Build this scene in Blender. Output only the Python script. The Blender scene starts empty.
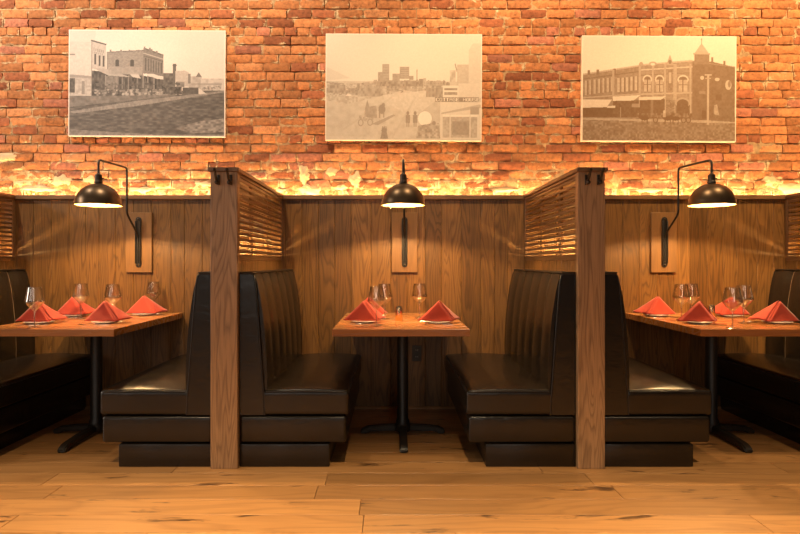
import bpy, bmesh, math, random
import numpy as np
from mathutils import Vector, Matrix, noise as mnoise
R = random.Random(7)
PI = math.pi
SC = bpy.context.scene
COL = SC.collection

# ------------------------------------------------------------------ materials
def new_mat(name):
    m = bpy.data.materials.new(name); m.use_nodes = True
    nt = m.node_tree; b = nt.nodes['Principled BSDF']
    return m, nt, b

def N(nt, typ, **kw):
    n = nt.nodes.new(typ)
    for k, v in kw.items():
        if k in n.inputs: n.inputs[k].default_value = v
        else: setattr(n, k, v)
    return n

def ramp(nt, stops, interp='LINEAR'):
    n = nt.nodes.new('ShaderNodeValToRGB'); cr = n.color_ramp; cr.interpolation = interp
    while len(cr.elements) < len(stops): cr.elements.new(0.5)
    for e, (p, c) in zip(cr.elements, stops):
        e.position = p
        e.color = (c[0], c[1], c[2], 1) if hasattr(c, '__len__') else (c, c, c, 1)
    return n

def mix(nt, fac, a, b, mode='MIX'):
    n = nt.nodes.new('ShaderNodeMix'); n.data_type = 'RGBA'; n.blend_type = mode
    for sock, v in ((n.inputs['Factor'], fac), (n.inputs['A'], a), (n.inputs['B'], b)):
        if hasattr(v, 'is_linked'): nt.links.new(v, sock)
        elif hasattr(v, '__len__'): sock.default_value = (v[0], v[1], v[2], 1)
        else: sock.default_value = v if sock.type == 'VALUE' else (v, v, v, 1)
    return n.outputs['Result']

def math_(nt, op, a, b=0.0):
    n = nt.nodes.new('ShaderNodeMath'); n.operation = op
    for s, v in ((n.inputs[0], a), (n.inputs[1], b)):
        if hasattr(v, 'is_linked'): nt.links.new(v, s)
        else: s.default_value = v
    return n.outputs[0]

def wood(name, light, dark, tint=0.35, rough=0.42, rings=9.0, ring_amt=0.55, coat=0.0, knots=0.0, bump=0.12, across=5.0, pore=0.34):
    """oak: contour-like cathedral figure + fine pores, driven by a per-board 'grain' vector and 'tint' value"""
    m, nt, b = new_mat(name); L = nt.links
    g = N(nt, 'ShaderNodeAttribute', attribute_name='grain')
    t = N(nt, 'ShaderNodeAttribute', attribute_name='tint')
    mp = N(nt, 'ShaderNodeMapping'); mp.inputs['Scale'].default_value = (0.75, across, across)
    L.new(g.outputs['Vector'], mp.inputs['Vector'])
    n1 = N(nt, 'ShaderNodeTexNoise', Scale=1.0, Detail=2.5, Roughness=0.45, Distortion=0.25); L.new(mp.outputs[0], n1.inputs['Vector'])
    v = math_(nt, 'MULTIPLY', n1.outputs['Fac'], rings * 2.2)
    v = math_(nt, 'FRACT', v)
    r1 = ramp(nt, [(0.0, 0.0), (0.12, 0.25), (0.35, 0.9), (0.8, 1.0), (1.0, 0.1)]); L.new(v, r1.inputs[0])
    mp2 = N(nt, 'ShaderNodeMapping'); mp2.inputs['Scale'].default_value = (5.0, 170.0, 170.0)
    L.new(g.outputs['Vector'], mp2.inputs['Vector'])
    n2 = N(nt, 'ShaderNodeTexNoise', Scale=1.0, Detail=3.0, Roughness=0.6); L.new(mp2.outputs[0], n2.inputs['Vector'])
    r2 = ramp(nt, [(0.34, 0.0), (0.56, 1.0)]); L.new(n2.outputs['Fac'], r2.inputs[0])
    mp3 = N(nt, 'ShaderNodeMapping'); mp3.inputs['Scale'].default_value = (0.9, 14.0, 14.0)
    L.new(g.outputs['Vector'], mp3.inputs['Vector'])
    n3 = N(nt, 'ShaderNodeTexNoise', Scale=1.0, Detail=2.0); L.new(mp3.outputs[0], n3.inputs['Vector'])
    f = math_(nt, 'SUBTRACT', 1.0, math_(nt, 'MULTIPLY', math_(nt, 'SUBTRACT', 1.0, r1.outputs[0]), ring_amt))
    f = math_(nt, 'MULTIPLY', f, math_(nt, 'ADD', 1 - pore, math_(nt, 'MULTIPLY', r2.outputs[0], pore)))
    f = math_(nt, 'MULTIPLY', f, math_(nt, 'ADD', 0.72, math_(nt, 'MULTIPLY', n3.outputs['Fac'], 0.56)))
    c = mix(nt, f, dark, light)
    tv = math_(nt, 'ADD', 1.0 - tint, math_(nt, 'MULTIPLY', t.outputs['Fac'], 2 * tint))
    c = mix(nt, 1.0, c, tv, 'MULTIPLY')
    if knots > 0:
        mp4 = N(nt, 'ShaderNodeMapping'); mp4.inputs['Scale'].default_value = (3.0, 11.0, 11.0)
        L.new(g.outputs['Vector'], mp4.inputs['Vector'])
        n4 = N(nt, 'ShaderNodeTexNoise', Scale=1.0, Detail=4.0, Roughness=0.62, Distortion=0.5); L.new(mp4.outputs[0], n4.inputs['Vector'])
        r4 = ramp(nt, [(0.615, 0.0), (0.69, 1.0)]); L.new(n4.outputs['Fac'], r4.inputs[0])
        c = mix(nt, math_(nt, 'MULTIPLY', r4.outputs[0], knots), c, (dark[0]*0.25, dark[1]*0.22, dark[2]*0.2))
    L.new(c, b.inputs['Base Color'])
    rr = ramp(nt, [(0.0, rough + 0.12), (1.0, rough - 0.05)]); L.new(f, rr.inputs[0]); L.new(rr.outputs[0], b.inputs['Roughness'])
    bp = N(nt, 'ShaderNodeBump', Strength=bump, Distance=0.003); L.new(f, bp.inputs['Height']); L.new(bp.outputs[0], b.inputs['Normal'])
    b.inputs['Coat Weight'].default_value = coat; b.inputs['Coat Roughness'].default_value = 0.18
    return m

M = {}
M['panel'] = wood('stained_oak_panelling', (0.225, 0.104, 0.028), (0.048, 0.019, 0.005), tint=0.26, rough=0.40, rings=9.0, ring_amt=0.58, across=6.5)
M['post'] = wood('stained_oak_post', (0.46, 0.262, 0.125), (0.11, 0.053, 0.023), tint=0.05, rough=0.42, rings=9.0, ring_amt=0.52, bump=0.15, across=8.5)
M['slat'] = wood('stained_oak_slats', (0.25, 0.125, 0.05), (0.08, 0.035, 0.013), tint=0.25, rough=0.40, rings=4.0, ring_amt=0.4)
M['board'] = wood('oak_lamp_board', (0.25, 0.12, 0.040), (0.11, 0.048, 0.015), tint=0.1, rough=0.42, rings=3.0, ring_amt=0.35)
M['table'] = wood('oiled_table_top', (0.50, 0.195, 0.058), (0.22, 0.07, 0.019), tint=0.2, rough=0.30, rings=5.0, ring_amt=0.4, coat=0.35, bump=0.03, pore=0.14)
M['floor'] = wood('honey_oak_floor', (0.50, 0.248, 0.087), (0.21, 0.087, 0.027), tint=0.24, rough=0.40, rings=4.0, ring_amt=0.32, knots=0.9, bump=0.05, pore=0.2)

def leather():
    m, nt, b = new_mat('dark_brown_leather'); L = nt.links
    tc = N(nt, 'ShaderNodeTexCoord')
    n1 = N(nt, 'ShaderNodeTexNoise', Scale=7.0, Detail=3.0); L.new(tc.outputs['Object'], n1.inputs['Vector'])
    r1 = ramp(nt, [(0.3, (0.011, 0.0072, 0.0045)), (0.7, (0.017, 0.0115, 0.0075))]); L.new(n1.outputs['Fac'], r1.inputs[0])
    L.new(r1.outputs[0], b.inputs['Base Color'])
    vo = N(nt, 'ShaderNodeTexVoronoi', Scale=190.0); vo.feature = 'F1'; L.new(tc.outputs['Object'], vo.inputs['Vector'])
    n2 = N(nt, 'ShaderNodeTexNoise', Scale=9.0, Detail=4.0, Roughness=0.55, Distortion=0.8); L.new(tc.outputs['Object'], n2.inputs['Vector'])
    h = math_(nt, 'ADD', math_(nt, 'MULTIPLY', vo.outputs['Distance'], 0.05), n2.outputs['Fac'])
    bp = N(nt, 'ShaderNodeBump', Strength=0.3, Distance=0.012); L.new(h, bp.inputs['Height']); L.new(bp.outputs[0], b.inputs['Normal'])
    b.inputs['Roughness'].default_value = 0.27
    b.inputs['Specular IOR Level'].default_value = 0.5
    return m
M['leather'] = leather()

def simple(name, col, rough=0.5, metal=0.0, spec=0.5, noise_amt=0.0, noise_scale=30.0):
    m, nt, b = new_mat(name)
    b.inputs['Roughness'].default_value = rough; b.inputs['Metallic'].default_value = metal
    b.inputs['Specular IOR Level'].default_value = spec
    tc = N(nt, 'ShaderNodeTexCoord'); n = N(nt, 'ShaderNodeTexNoise', Scale=noise_scale, Detail=3.0)
    nt.links.new(tc.outputs['Object'], n.inputs['Vector'])
    k = noise_amt
    r = ramp(nt, [(0.3, tuple(c * (1 - k) for c in col)), (0.7, tuple(min(1, c * (1 + k)) for c in col))])
    nt.links.new(n.outputs['Fac'], r.inputs[0]); nt.links.new(r.outputs[0], b.inputs['Base Color'])
    return m
M['black_metal'] = simple('black_powder_coated_iron', (0.018, 0.014, 0.011), 0.42, 0.0, 0.5, 0.15)
M['shade_out'] = simple('dark_bronze_lamp_enamel', (0.13, 0.085, 0.05), 0.36, 0.85, 0.6, 0.1)
M['shade_in'] = simple('pale_gold_lamp_lining', (0.36, 0.24, 0.09), 0.5, 0.0, 0.4, 0.05)
M['bronze'] = simple('dark_bronze_hook_metal', (0.045, 0.030, 0.019), 0.34, 0.5, 0.5, 0.2)
M['brass'] = simple('brushed_brass_cylinder', (0.80, 0.57, 0.34), 0.24, 1.0, 0.5, 0.08, 60)
M['steel'] = simple('polished_cutlery_steel', (0.66, 0.60, 0.52), 0.2, 1.0, 0.5, 0.03)
M['china'] = simple('white_glazed_china', (0.82, 0.78, 0.70), 0.18, 0.0, 0.5, 0.02)
M['black_trim'] = simple('black_vinyl_piping', (0.014, 0.010, 0.008), 0.4, 0.0, 0.5, 0.1)
M['outlet'] = simple('black_outlet_plastic', (0.012, 0.011, 0.010), 0.35, 0.0, 0.5, 0.05)
M['shoe'] = simple('pale_oak_shoe_moulding', (0.34, 0.17, 0.07), 0.5, 0.0, 0.4, 0.2, 12)

def cloth():
    m, nt, b = new_mat('red_orange_linen'); L = nt.links
    tc = N(nt, 'ShaderNodeTexCoord')
    n = N(nt, 'ShaderNodeTexNoise', Scale=14.0, Detail=3.0); L.new(tc.outputs['Object'], n.inputs['Vector'])
    r = ramp(nt, [(0.3, (0.42, 0.036, 0.014)), (0.7, (0.50, 0.047, 0.017))]); L.new(n.outputs['Fac'], r.inputs[0])
    L.new(r.outputs[0], b.inputs['Base Color'])
    b.inputs['Roughness'].default_value = 0.75; b.inputs['Sheen Weight'].default_value = 0.25
    w = N(nt, 'ShaderNodeTexNoise', Scale=420.0, Detail=1.0); L.new(tc.outputs['Object'], w.inputs['Vector'])
    bp = N(nt, 'ShaderNodeBump', Strength=0.15, Distance=0.001); L.new(w.outputs['Fac'], bp.inputs['Height']); L.new(bp.outputs[0], b.inputs['Normal'])
    return m
M['cloth'] = cloth()

def glass(name, base, rough):
    m, nt, b = new_mat(name); L = nt.links
    out = nt.nodes['Material Output']; nt.nodes.remove(b)
    tr = N(nt, 'ShaderNodeBsdfTransparent'); tr.inputs['Color'].default_value = (0.99, 0.98, 0.95, 1)
    gl = N(nt, 'ShaderNodeBsdfGlossy'); gl.inputs['Roughness'].default_value = rough
    lw = N(nt, 'ShaderNodeLayerWeight', Blend=0.5)
    f = math_(nt, 'ADD', math_(nt, 'MULTIPLY', math_(nt, 'POWER', lw.outputs['Facing'], 2.1), 0.8), base)
    mx = N(nt, 'ShaderNodeMixShader'); L.new(f, mx.inputs[0]); L.new(tr.outputs[0], mx.inputs[1]); L.new(gl.outputs[0], mx.inputs[2])
    L.new(mx.outputs[0], out.inputs['Surface'])
    return m
M['glass'] = glass('clear_thin_glass', 0.14, 0.03); M['stem'] = glass('clear_solid_glass', 0.45, 0.12)

def emit(name, col, s):
    m, nt, b = new_mat(name)
    b.inputs['Base Color'].default_value = (*col, 1)
    b.inputs['Emission Color'].default_value = (*col, 1); b.inputs['Emission Strength'].default_value = s
    return m
M['bulb'] = emit('glowing_warm_bulb', (1.0, 0.62, 0.25), 120.0)
M['led'] = emit('glowing_warm_led', (1.0, 0.60, 0.20), 130.0)

def brick_mat():
    m, nt, b = new_mat('old_red_brick_and_mortar'); L = nt.links
    a = N(nt, 'ShaderNodeAttribute', attribute_name='col'); a2 = N(nt, 'ShaderNodeAttribute', attribute_name='lime')
    tc = N(nt, 'ShaderNodeTexCoord')
    n1 = N(nt, 'ShaderNodeTexNoise', Scale=38.0, Detail=5.0, Roughness=0.65); L.new(tc.outputs['Object'], n1.inputs['Vector'])
    r1 = ramp(nt, [(0.25, 0.35), (0.45, 0.9), (0.75, 1.4)]); L.new(n1.outputs['Fac'], r1.inputs[0])
    c = mix(nt, 1.0, a.outputs['Color'], r1.outputs[0], 'MULTIPLY')
    n2 = N(nt, 'ShaderNodeTexNoise', Scale=11.0, Detail=6.0, Roughness=0.7, Distortion=0.6); L.new(tc.outputs['Object'], n2.inputs['Vector'])
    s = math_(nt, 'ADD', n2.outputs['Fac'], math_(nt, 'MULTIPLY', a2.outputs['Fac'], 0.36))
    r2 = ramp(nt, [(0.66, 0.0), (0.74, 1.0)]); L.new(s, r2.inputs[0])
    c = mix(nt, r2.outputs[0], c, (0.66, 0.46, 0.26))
    L.new(c, b.inputs['Base Color']); b.inputs['Roughness'].default_value = 0.88; b.inputs['Specular IOR Level'].default_value = 0.25
    n3 = N(nt, 'ShaderNodeTexNoise', Scale=70.0, Detail=5.0, Roughness=0.7); L.new(tc.outputs['Object'], n3.inputs['Vector'])
    h = math_(nt, 'ADD', n3.outputs['Fac'], math_(nt, 'MULTIPLY', r2.outputs[0], 0.8))
    bp = N(nt, 'ShaderNodeBump', Strength=0.8, Distance=0.008); L.new(h, bp.inputs['Height']); L.new(bp.outputs[0], b.inputs['Normal'])
    return m
M['brick'] = brick_mat()

def print_mat():
    m, nt, b = new_mat('printed_canvas'); L = nt.links
    a = N(nt, 'ShaderNodeAttribute', attribute_name='col'); L.new(a.outputs['Color'], b.inputs['Base Color'])
    b.inputs['Roughness'].default_value = 0.55; b.inputs['Specular IOR Level'].default_value = 0.35
    tc = N(nt, 'ShaderNodeTexCoord'); n = N(nt, 'ShaderNodeTexNoise', Scale=350.0); L.new(tc.outputs['Object'], n.inputs['Vector'])
    bp = N(nt, 'ShaderNodeBump', Strength=0.05, Distance=0.001); L.new(n.outputs['Fac'], bp.inputs['Height']); L.new(bp.outputs[0], b.inputs['Normal'])
    return m
M['print'] = print_mat()

# ------------------------------------------------------------------ mesh helpers
def BM():
    bm = bmesh.new()
    bm.verts.layers.float_vector.new('grain'); bm.verts.layers.float.new('tint')
    return bm

def obj(name, bm, mats, parent=None, smooth=None):
    me = bpy.data.meshes.new(name); bm.normal_update(); bm.to_mesh(me); bm.free()
    o = bpy.data.objects.new(name, me); COL.objects.link(o)
    for m in (mats if isinstance(mats, (list, tuple)) else [mats]): me.materials.append(m)
    if smooth is not None:
        me.polygons.foreach_set('use_smooth', [True] * len(me.polygons))
        if smooth < 179: me.set_sharp_from_angle(angle=math.radians(smooth))
    if parent: o.parent = parent
    return o

def tag(o, label, cat, group=None):
    o['label'] = label; o['category'] = cat
    if group: o['group'] = group
    return o

def thing(name, label, cat, loc=(0, 0, 0), rz=0.0, group=None):
    o = bpy.data.objects.new(name, None); COL.objects.link(o)
    o.location = loc; o.rotation_euler = (0, 0, rz); o.empty_display_size = 0.1
    return tag(o, label, cat, group)

def struct(o):
    o['kind'] = 'structure'; return o

def sharp_edges(bm, deg=30):
    return [e for e in bm.edges if len(e.link_faces) == 2 and e.calc_face_angle(0) > math.radians(deg)]

def box(bm, x0, x1, y0, y1, z0, z1, axis=2, bev=0.0, seg=1, cuts=None, warp=None, mat=0):
    """adds a (bevelled) box; grain runs along `axis`, with its own random board offset"""
    t = bmesh.new()
    vs = [t.verts.new((x, y, z)) for x in (x0, x1) for y in (y0, y1) for z in (z0, z1)]
    for f in ((0, 1, 3, 2), (4, 6, 7, 5), (0, 4, 5, 1), (2, 3, 7, 6), (0, 2, 6, 4), (1, 5, 7, 3)):
        t.faces.new([vs[i] for i in f])
    bmesh.ops.recalc_face_normals(t, faces=t.faces)
    if cuts:
        for ax, n in enumerate(cuts):
            lo, hi = ((x0, x1), (y0, y1), (z0, z1))[ax]
            for k in range(1, n):
                co = [0, 0, 0]; co[ax] = lo + (hi - lo) * k / n
                no = [0, 0, 0]; no[ax] = 1
                bmesh.ops.bisect_plane(t, geom=t.verts[:] + t.edges[:] + t.faces[:], plane_co=co, plane_no=no)
    if bev > 0:
        bmesh.ops.bevel(t, geom=sharp_edges(t), offset=bev, segments=seg, affect='EDGES', profile=0.5, clamp_overlap=True)
    t.normal_update()
    if warp:
        for v in t.verts: v.co = Vector(warp(v.co))
    gl, tl = bm.verts.layers.float_vector['grain'], bm.verts.layers.float['tint']
    off = Vector((R.uniform(0, 50), R.uniform(0, 50), R.uniform(0, 50))); tint = R.random()
    o1, o2 = [(1, 2), (0, 2), (0, 1)][axis]
    mp = {}
    for v in t.verts:
        nv = bm.verts.new(v.co); mp[v.index if v.index >= 0 else id(v)] = nv
        nv[gl] = Vector((v.co[axis], v.co[o1], v.co[o2])) + off; nv[tl] = tint
        v.tag = False
    t.verts.index_update()
    new = bm.verts[:] if False else list(mp.values())
    for f in t.faces:
        nf = bm.faces.new([new[v.index] for v in f.verts]); nf.material_index = mat
    t.free()
    return bm

def lathe(bm, prof, seg=40, c=(0, 0, 0), mat=0, closed=False):
    """revolves (r, z) points about z"""
    rings = []
    for r, z in prof:
        if r < 1e-6: rings.append([bm.verts.new((c[0], c[1], c[2] + z))])
        else: rings.append([bm.verts.new((c[0] + r * math.cos(2 * PI * k / seg), c[1] + r * math.sin(2 * PI * k / seg), c[2] + z)) for k in range(seg)])
    pairs = list(zip(rings, rings[1:])) + ([(rings[-1], rings[0])] if closed else [])
    for i, (a, b_) in enumerate(pairs):
        mi = mat[i] if isinstance(mat, (list, tuple)) else mat
        for k in range(seg):
            k2 = (k + 1) % seg
            if len(a) == 1 and len(b_) == 1: continue
            if len(a) == 1: f = bm.faces.new((a[0], b_[k2], b_[k]))
            elif len(b_) == 1: f = bm.faces.new((a[k], a[k2], b_[0]))
            else: f = bm.faces.new((a[k], a[k2], b_[k2], b_[k]))
            f.material_index = mi
    return bm

def round_path(pts, r=0.03, n=6):
    """polyline with filleted corners"""
    P = [Vector(p) for p in pts]; out = [P[0]]
    for a, b_, c in zip(P, P[1:], P[2:]):
        d1 = (a - b_); d2 = (c - b_); rr = min(r, d1.length * 0.45, d2.length * 0.45)
        p1 = b_ + d1.normalized() * rr; p2 = b_ + d2.normalized() * rr
        for k in range(n + 1):
            t = k / n; out.append(p1 * (1 - t) ** 2 + b_ * 2 * t * (1 - t) + p2 * t * t)
    out.append(P[-1]); return out

def tube(bm, pts, rad, seg=10, cap=True):
    P = [Vector(p) for p in pts]; rings = []
    t0 = (P[1] - P[0]).normalized()
    up = Vector((0, 0, 1)) if abs(t0.z) < 0.9 else Vector((1, 0, 0))
    u = t0.cross(up).normalized()
    for i, p in enumerate(P):
        t = ((P[min(i + 1, len(P) - 1)] - P[max(i - 1, 0)])).normalized()
        u = (u - t * u.dot(t)).normalized(); w = t.cross(u)
        r = rad[i] if isinstance(rad, (list, tuple)) else rad
        rings.append([bm.verts.new(p + (u * math.cos(2 * PI * k / seg) + w * math.sin(2 * PI * k / seg)) * r) for k in range(seg)])
    for a, b_ in zip(rings, rings[1:]):
        for k in range(seg):
            bm.faces.new((a[k], a[(k + 1) % seg], b_[(k + 1) % seg], b_[k]))
    if cap:
        bm.faces.new(rings[0][::-1]); bm.faces.new(rings[-1])
    return bm

def prism(bm, outline, y0, y1, axes=(0, 2, 1)):
    """extrudes a closed 2-D outline (given in axes[0], axes[1]) along axes[2]"""
    def mk(p, y):
        c = [0, 0, 0]; c[axes[0]] = p[0]; c[axes[1]] = p[1]; c[axes[2]] = y
        return bm.verts.new(c)
    a = [mk(p, y0) for p in outline]; b_ = [mk(p, y1) for p in outline]
    fs = [bm.faces.new(a), bm.faces.new(b_[::-1])]
    n = len(outline)
    for k in range(n):
        fs.append(bm.faces.new((a[k], b_[k], b_[(k + 1) % n], a[(k + 1) % n])))
    bmesh.ops.recalc_face_normals(bm, faces=fs)
    return bm

# ------------------------------------------------------------------ setting out (metres; wainscot face at y = 0)
CAM = (0.0, -4.653, 1.148)
FRONT = -1.353
PX = [-3.022, -0.935, 1.104, 3.143]          # centre lines of the booth partitions
XL, XR = -4.9, 5.0

# floor: long oak planks, one mesh
bm = BM(); y = -6.4; row = 0
while y < 0.2:
    w = 0.178; x = XL - R.uniform(0, 1.8)
    while x < XR:
        l = R.uniform(1.3, 2.3)
        box(bm, max(x, XL), min(x + l - 0.0030, XR), y, y + w - 0.0026, -0.02, 0.0, axis=0, bev=0.0008) if x + l > XL + 0.05 else None
        x += l
    y += w; row += 1
floor = struct(obj('floor', bm, M['floor']))
bm = BM(); box(bm, XL, XR, -6.4, 0.24, -0.06, -0.019, axis=0)
struct(obj('trim_9', bm, M['black_trim'])).name = 'floor_subfloor'

# wainscot: vertical oak boards with V joints, and its ledge
bm = BM(); x = XL
while x < XR:
    w = R.choice([0.105, 0.128, 0.128, 0.14, 0.155])
    box(bm, x, min(x + w, XR) - 0.0006, 0.0, 0.03, 0.0, 1.64, axis=2, bev=0.003)
    x += w
struct(obj('wall_wainscot', bm, M['panel']))
bm = BM(); box(bm, XL, XR, -0.018, 0.045, 1.636, 1.671, axis=0, bev=0.004, seg=2)
struct(obj('trim_1', bm, M['slat']))
bm = BM(); x = XL
prism(bm, [(0.0, 0.0), (-0.016, 0.0), (-0.016, 0.008), (-0.011, 0.016), (0.0, 0.02)], XL, XR, axes=(1, 2, 0))
struct(obj('baseboard_back', bm, M['shoe'], smooth=40))

# brick wall: every brick with its own shape, one mesh with the mortar bed behind
BY = 0.125                                   # brick face
def brick_wall():
    V, F, C, LI = [], [], [], []
    rr = random.Random(21)
    course = 0.0722; z = 1.52; row = 0
    def add(v, f, cols, lime):
        b0 = len(V); V.extend(v); F.extend([tuple(i + b0 for i in q) for q in f]); C.extend(cols); LI.extend(lime)
    while z < 3.72:
        header = (row % 6 == 2)
        bl = 0.105 if header else 0.213
        x = XL - rr.uniform(0, bl)
        z_off = 0.003 * math.sin(row * 1.7)
        while x < XR:
            L_ = bl * rr.uniform(0.93, 1.07); g = 0.0028 + rr.random() * 0.003
            x0, x1 = x + g, x + L_ - g; zz0 = z + 0.0030 + rr.random() * 0.0022 + z_off; zz1 = z + course - 0.0030 - rr.random() * 0.0022 + z_off
            nx = 5 if header else 9; nz = 4
            tone = rr.random()
            k = rr.uniform(0.72, 1.2)
            base = (0.48 * k, 0.180 * k, 0.066 * k)
            if tone < 0.17: base = (0.33 * k, 0.105 * k, 0.045 * k)
            elif tone < 0.30: base = (0.58 * k, 0.235 * k, 0.095 * k)
            elif tone < 0.38: base = (0.42 * k, 0.15 * k, 0.085 * k)
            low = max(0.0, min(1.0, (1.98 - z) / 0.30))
            out = rr.uniform(-0.004, 0.005); tx, tz = rr.uniform(-0.006, 0.006), rr.uniform(-0.004, 0.004)
            chip = [rr.uniform(0.0, 0.010) for _ in range(4)]
            v, cols, lime = [], [], []
            for j in range(nz + 1):
                for i in range(nx + 1):
                    u, w = i / nx, j / nz
                    px, pz = x0 + (x1 - x0) * u, zz0 + (zz1 - zz0) * w
                    d = min(u * (x1 - x0), (1 - u) * (x1 - x0), w * (zz1 - zz0), (1 - w) * (zz1 - zz0))
                    n_ = mnoise.noise(Vector((px * 22, row * 3.1, pz * 22))); n2 = mnoise.noise(Vector((px * 60 + 9, row, pz * 60)))
                    edge = d < 1e-6
                    wob = 0.0042 * mnoise.noise(Vector((px * 55, 5.5 + row, pz * 55)))
                    py = BY - out - tx * (u - .5) - tz * (w - .5) + n_ * (0.0035 + 0.009 * low) + n2 * (0.0012 + 0.004 * low)
                    if edge: py += 0.0045 + 0.004 * max(0, n2)
                    cidx = (u > .5) + 2 * (w > .5)
                    cd = math.hypot((u if u <= .5 else 1 - u) * (x1 - x0), (w if w <= .5 else 1 - w) * (zz1 - zz0))
                    if cd < 0.018: py += chip[cidx] * (1 - cd / 0.018)
                    v.append((px + (wob if edge else 0), py, pz + (wob if edge else 0)))
                    cols.append((*base, 1))
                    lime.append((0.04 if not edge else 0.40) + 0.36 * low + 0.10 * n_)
            f = []
            for j in range(nz):
                for i in range(nx):
                    a = j * (nx + 1) + i; f.append((a, a + 1, a + nx + 2, a + nx + 1))
            ring = [i for i in range(nx + 1)] + [j * (nx + 1) + nx for j in range(1, nz + 1)] + [nz * (nx + 1) + i for i in range(nx - 1, -1, -1)] + [j * (nx + 1) for j in range(nz - 1, 0, -1)]
            b0 = len(v)
            for q in ring:
                v.append((v[q][0], BY + 0.03, v[q][2])); cols.append((*base, 1)); lime.append(0.35)
            for q in range(len(ring)):
                q2 = (q + 1) % len(ring); f.append((ring[q2], ring[q], b0 + q, b0 + q2))
            add(v, f, cols, lime)
            x += L_
        z += course; row += 1
    # mortar bed: uneven, in places flush with the bricks
    nx, nz = 420, 96; x0, x1, z0, z1 = XL, XR, 1.5, 3.74
    v, f, cols, lime = [], [], [], []
    for j in range(nz + 1):
        for i in range(nx + 1):
            px, pz = x0 + (x1 - x0) * i / nx, z0 + (z1 - z0) * j / nz
            low = max(0.0, min(1.0, (2.0 - pz) / 0.35))
            n_ = mnoise.noise(Vector((px * 7, 1.3, pz * 9))) + 0.6 * mnoise.noise(Vector((px * 31, 4.3, pz * 31)))
            v.append((px, BY + 0.016 + 0.017 * n_ - 0.007 * low, pz))
            k = 0.85 + 0.25 * n_
            cols.append((0.62 * k, 0.38 * k, 0.19 * k, 1)); lime.append(0.2)
    for j in range(nz):
        for i in range(nx):
            a = j * (nx + 1) + i; f.append((a, a + 1, a + nx + 2, a + nx + 1))
    add(v, f, cols, lime)
    # lumps of old lime plaster left on the lowest courses
    lumps = [(-3.10, 1.99, .13, .05), (-2.66, 1.80, .085, .06), (-2.42, 1.81, .07, .06), (-2.85, 1.74, .14, .03), (-0.71, 1.85, .05, .08),
             (-0.66, 1.73, .09, .05), (-0.49, 1.87, .06, .06), (-0.30, 1.80, .05, .07), (-0.42, 1.75, .07, .03), (0.0, 1.76, .06, .03), (-1.5, 1.77, .11, .03),
             (0.22, 1.74, .10, .022), (3.03, 1.79, .08, .05), (3.2, 1.74, .12, .05), (2.55, 1.73, .10, .025), (-2.0, 1.73, .12, .03), (-3.3, 1.76, .10, .06),
             (1.5, 1.73, .13, .02), (-1.15, 1.74, .12, .03), (0.9, 1.725, .12, .02), (2.05, 1.725, .14, .02)]
    for (lx, lz, a, b_) in lumps:
        v, f, cols, lime = [], [], [], []
        na, nr = 22, 5
        v.append((lx, BY - 0.014, lz)); cols.append((.70, .56, .40, 1)); lime.append(.9)
        for r_ in range(1, nr + 1):
            for k in range(na):
                an = 2 * PI * k / na; rad = r_ / nr
                wob = 1 + 0.45 * mnoise.noise(Vector((math.cos(an) * 1.6 + lx * 9, math.sin(an) * 1.6, lz * 7)))
                px, pz = lx + a * rad * wob * math.cos(an), lz + b_ * rad * wob * math.sin(an)
                py = BY - 0.012 * (1 - rad ** 2) + 0.013 * rad ** 3 + 0.006 * mnoise.noise(Vector((px * 45, 0, pz * 45)))
                v.append((px, py, pz)); cols.append((.66, .52, .36, 1)); lime.append(.9)
        for k in range(na): f.append((0, 1 + k, 1 + (k + 1) % na))
        for r_ in range(nr - 1):
            for k in range(na):
                a0 = 1 + r_ * na + k; a1 = 1 + r_ * na + (k + 1) % na
                f.append((a0, a0 + na, a1 + na, a1))
        add(v, f, cols, lime)
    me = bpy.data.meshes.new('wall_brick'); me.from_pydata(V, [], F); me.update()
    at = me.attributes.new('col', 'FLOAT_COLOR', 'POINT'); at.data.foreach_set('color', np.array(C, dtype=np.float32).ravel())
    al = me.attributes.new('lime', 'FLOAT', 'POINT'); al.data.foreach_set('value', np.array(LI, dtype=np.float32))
    me.polygons.foreach_set('use_smooth', [True] * len(me.polygons))
    me.set_sharp_from_angle(angle=math.radians(50))
    me.materials.append(M['brick'])
    o = bpy.data.objects.new('wall_brick', me); COL.objects.link(o); struct(o)
brick_wall()
bm = BM(); box(bm, XL, XR, 0.15, 0.30, 0.0, 3.74); struct(obj('wall_back', bm, M['shoe']))
# the channel behind the ledge that holds the cove light
bm = BM(); box(bm, XL, XR, 0.031, 0.112, 1.55, 1.572, axis=0); struct(obj('trim_2', bm, M['slat']))

# cove lighting strip lying in the channel
bm = BM(); box(bm, XL + .02, XR - .02, 0.057, 0.067, 1.5722, 1.580, axis=0)
tag(obj('led_strip', bm, M['led']), 'warm glowing strip tucked behind the wooden wall ledge under the bricks', 'light strip')

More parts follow.
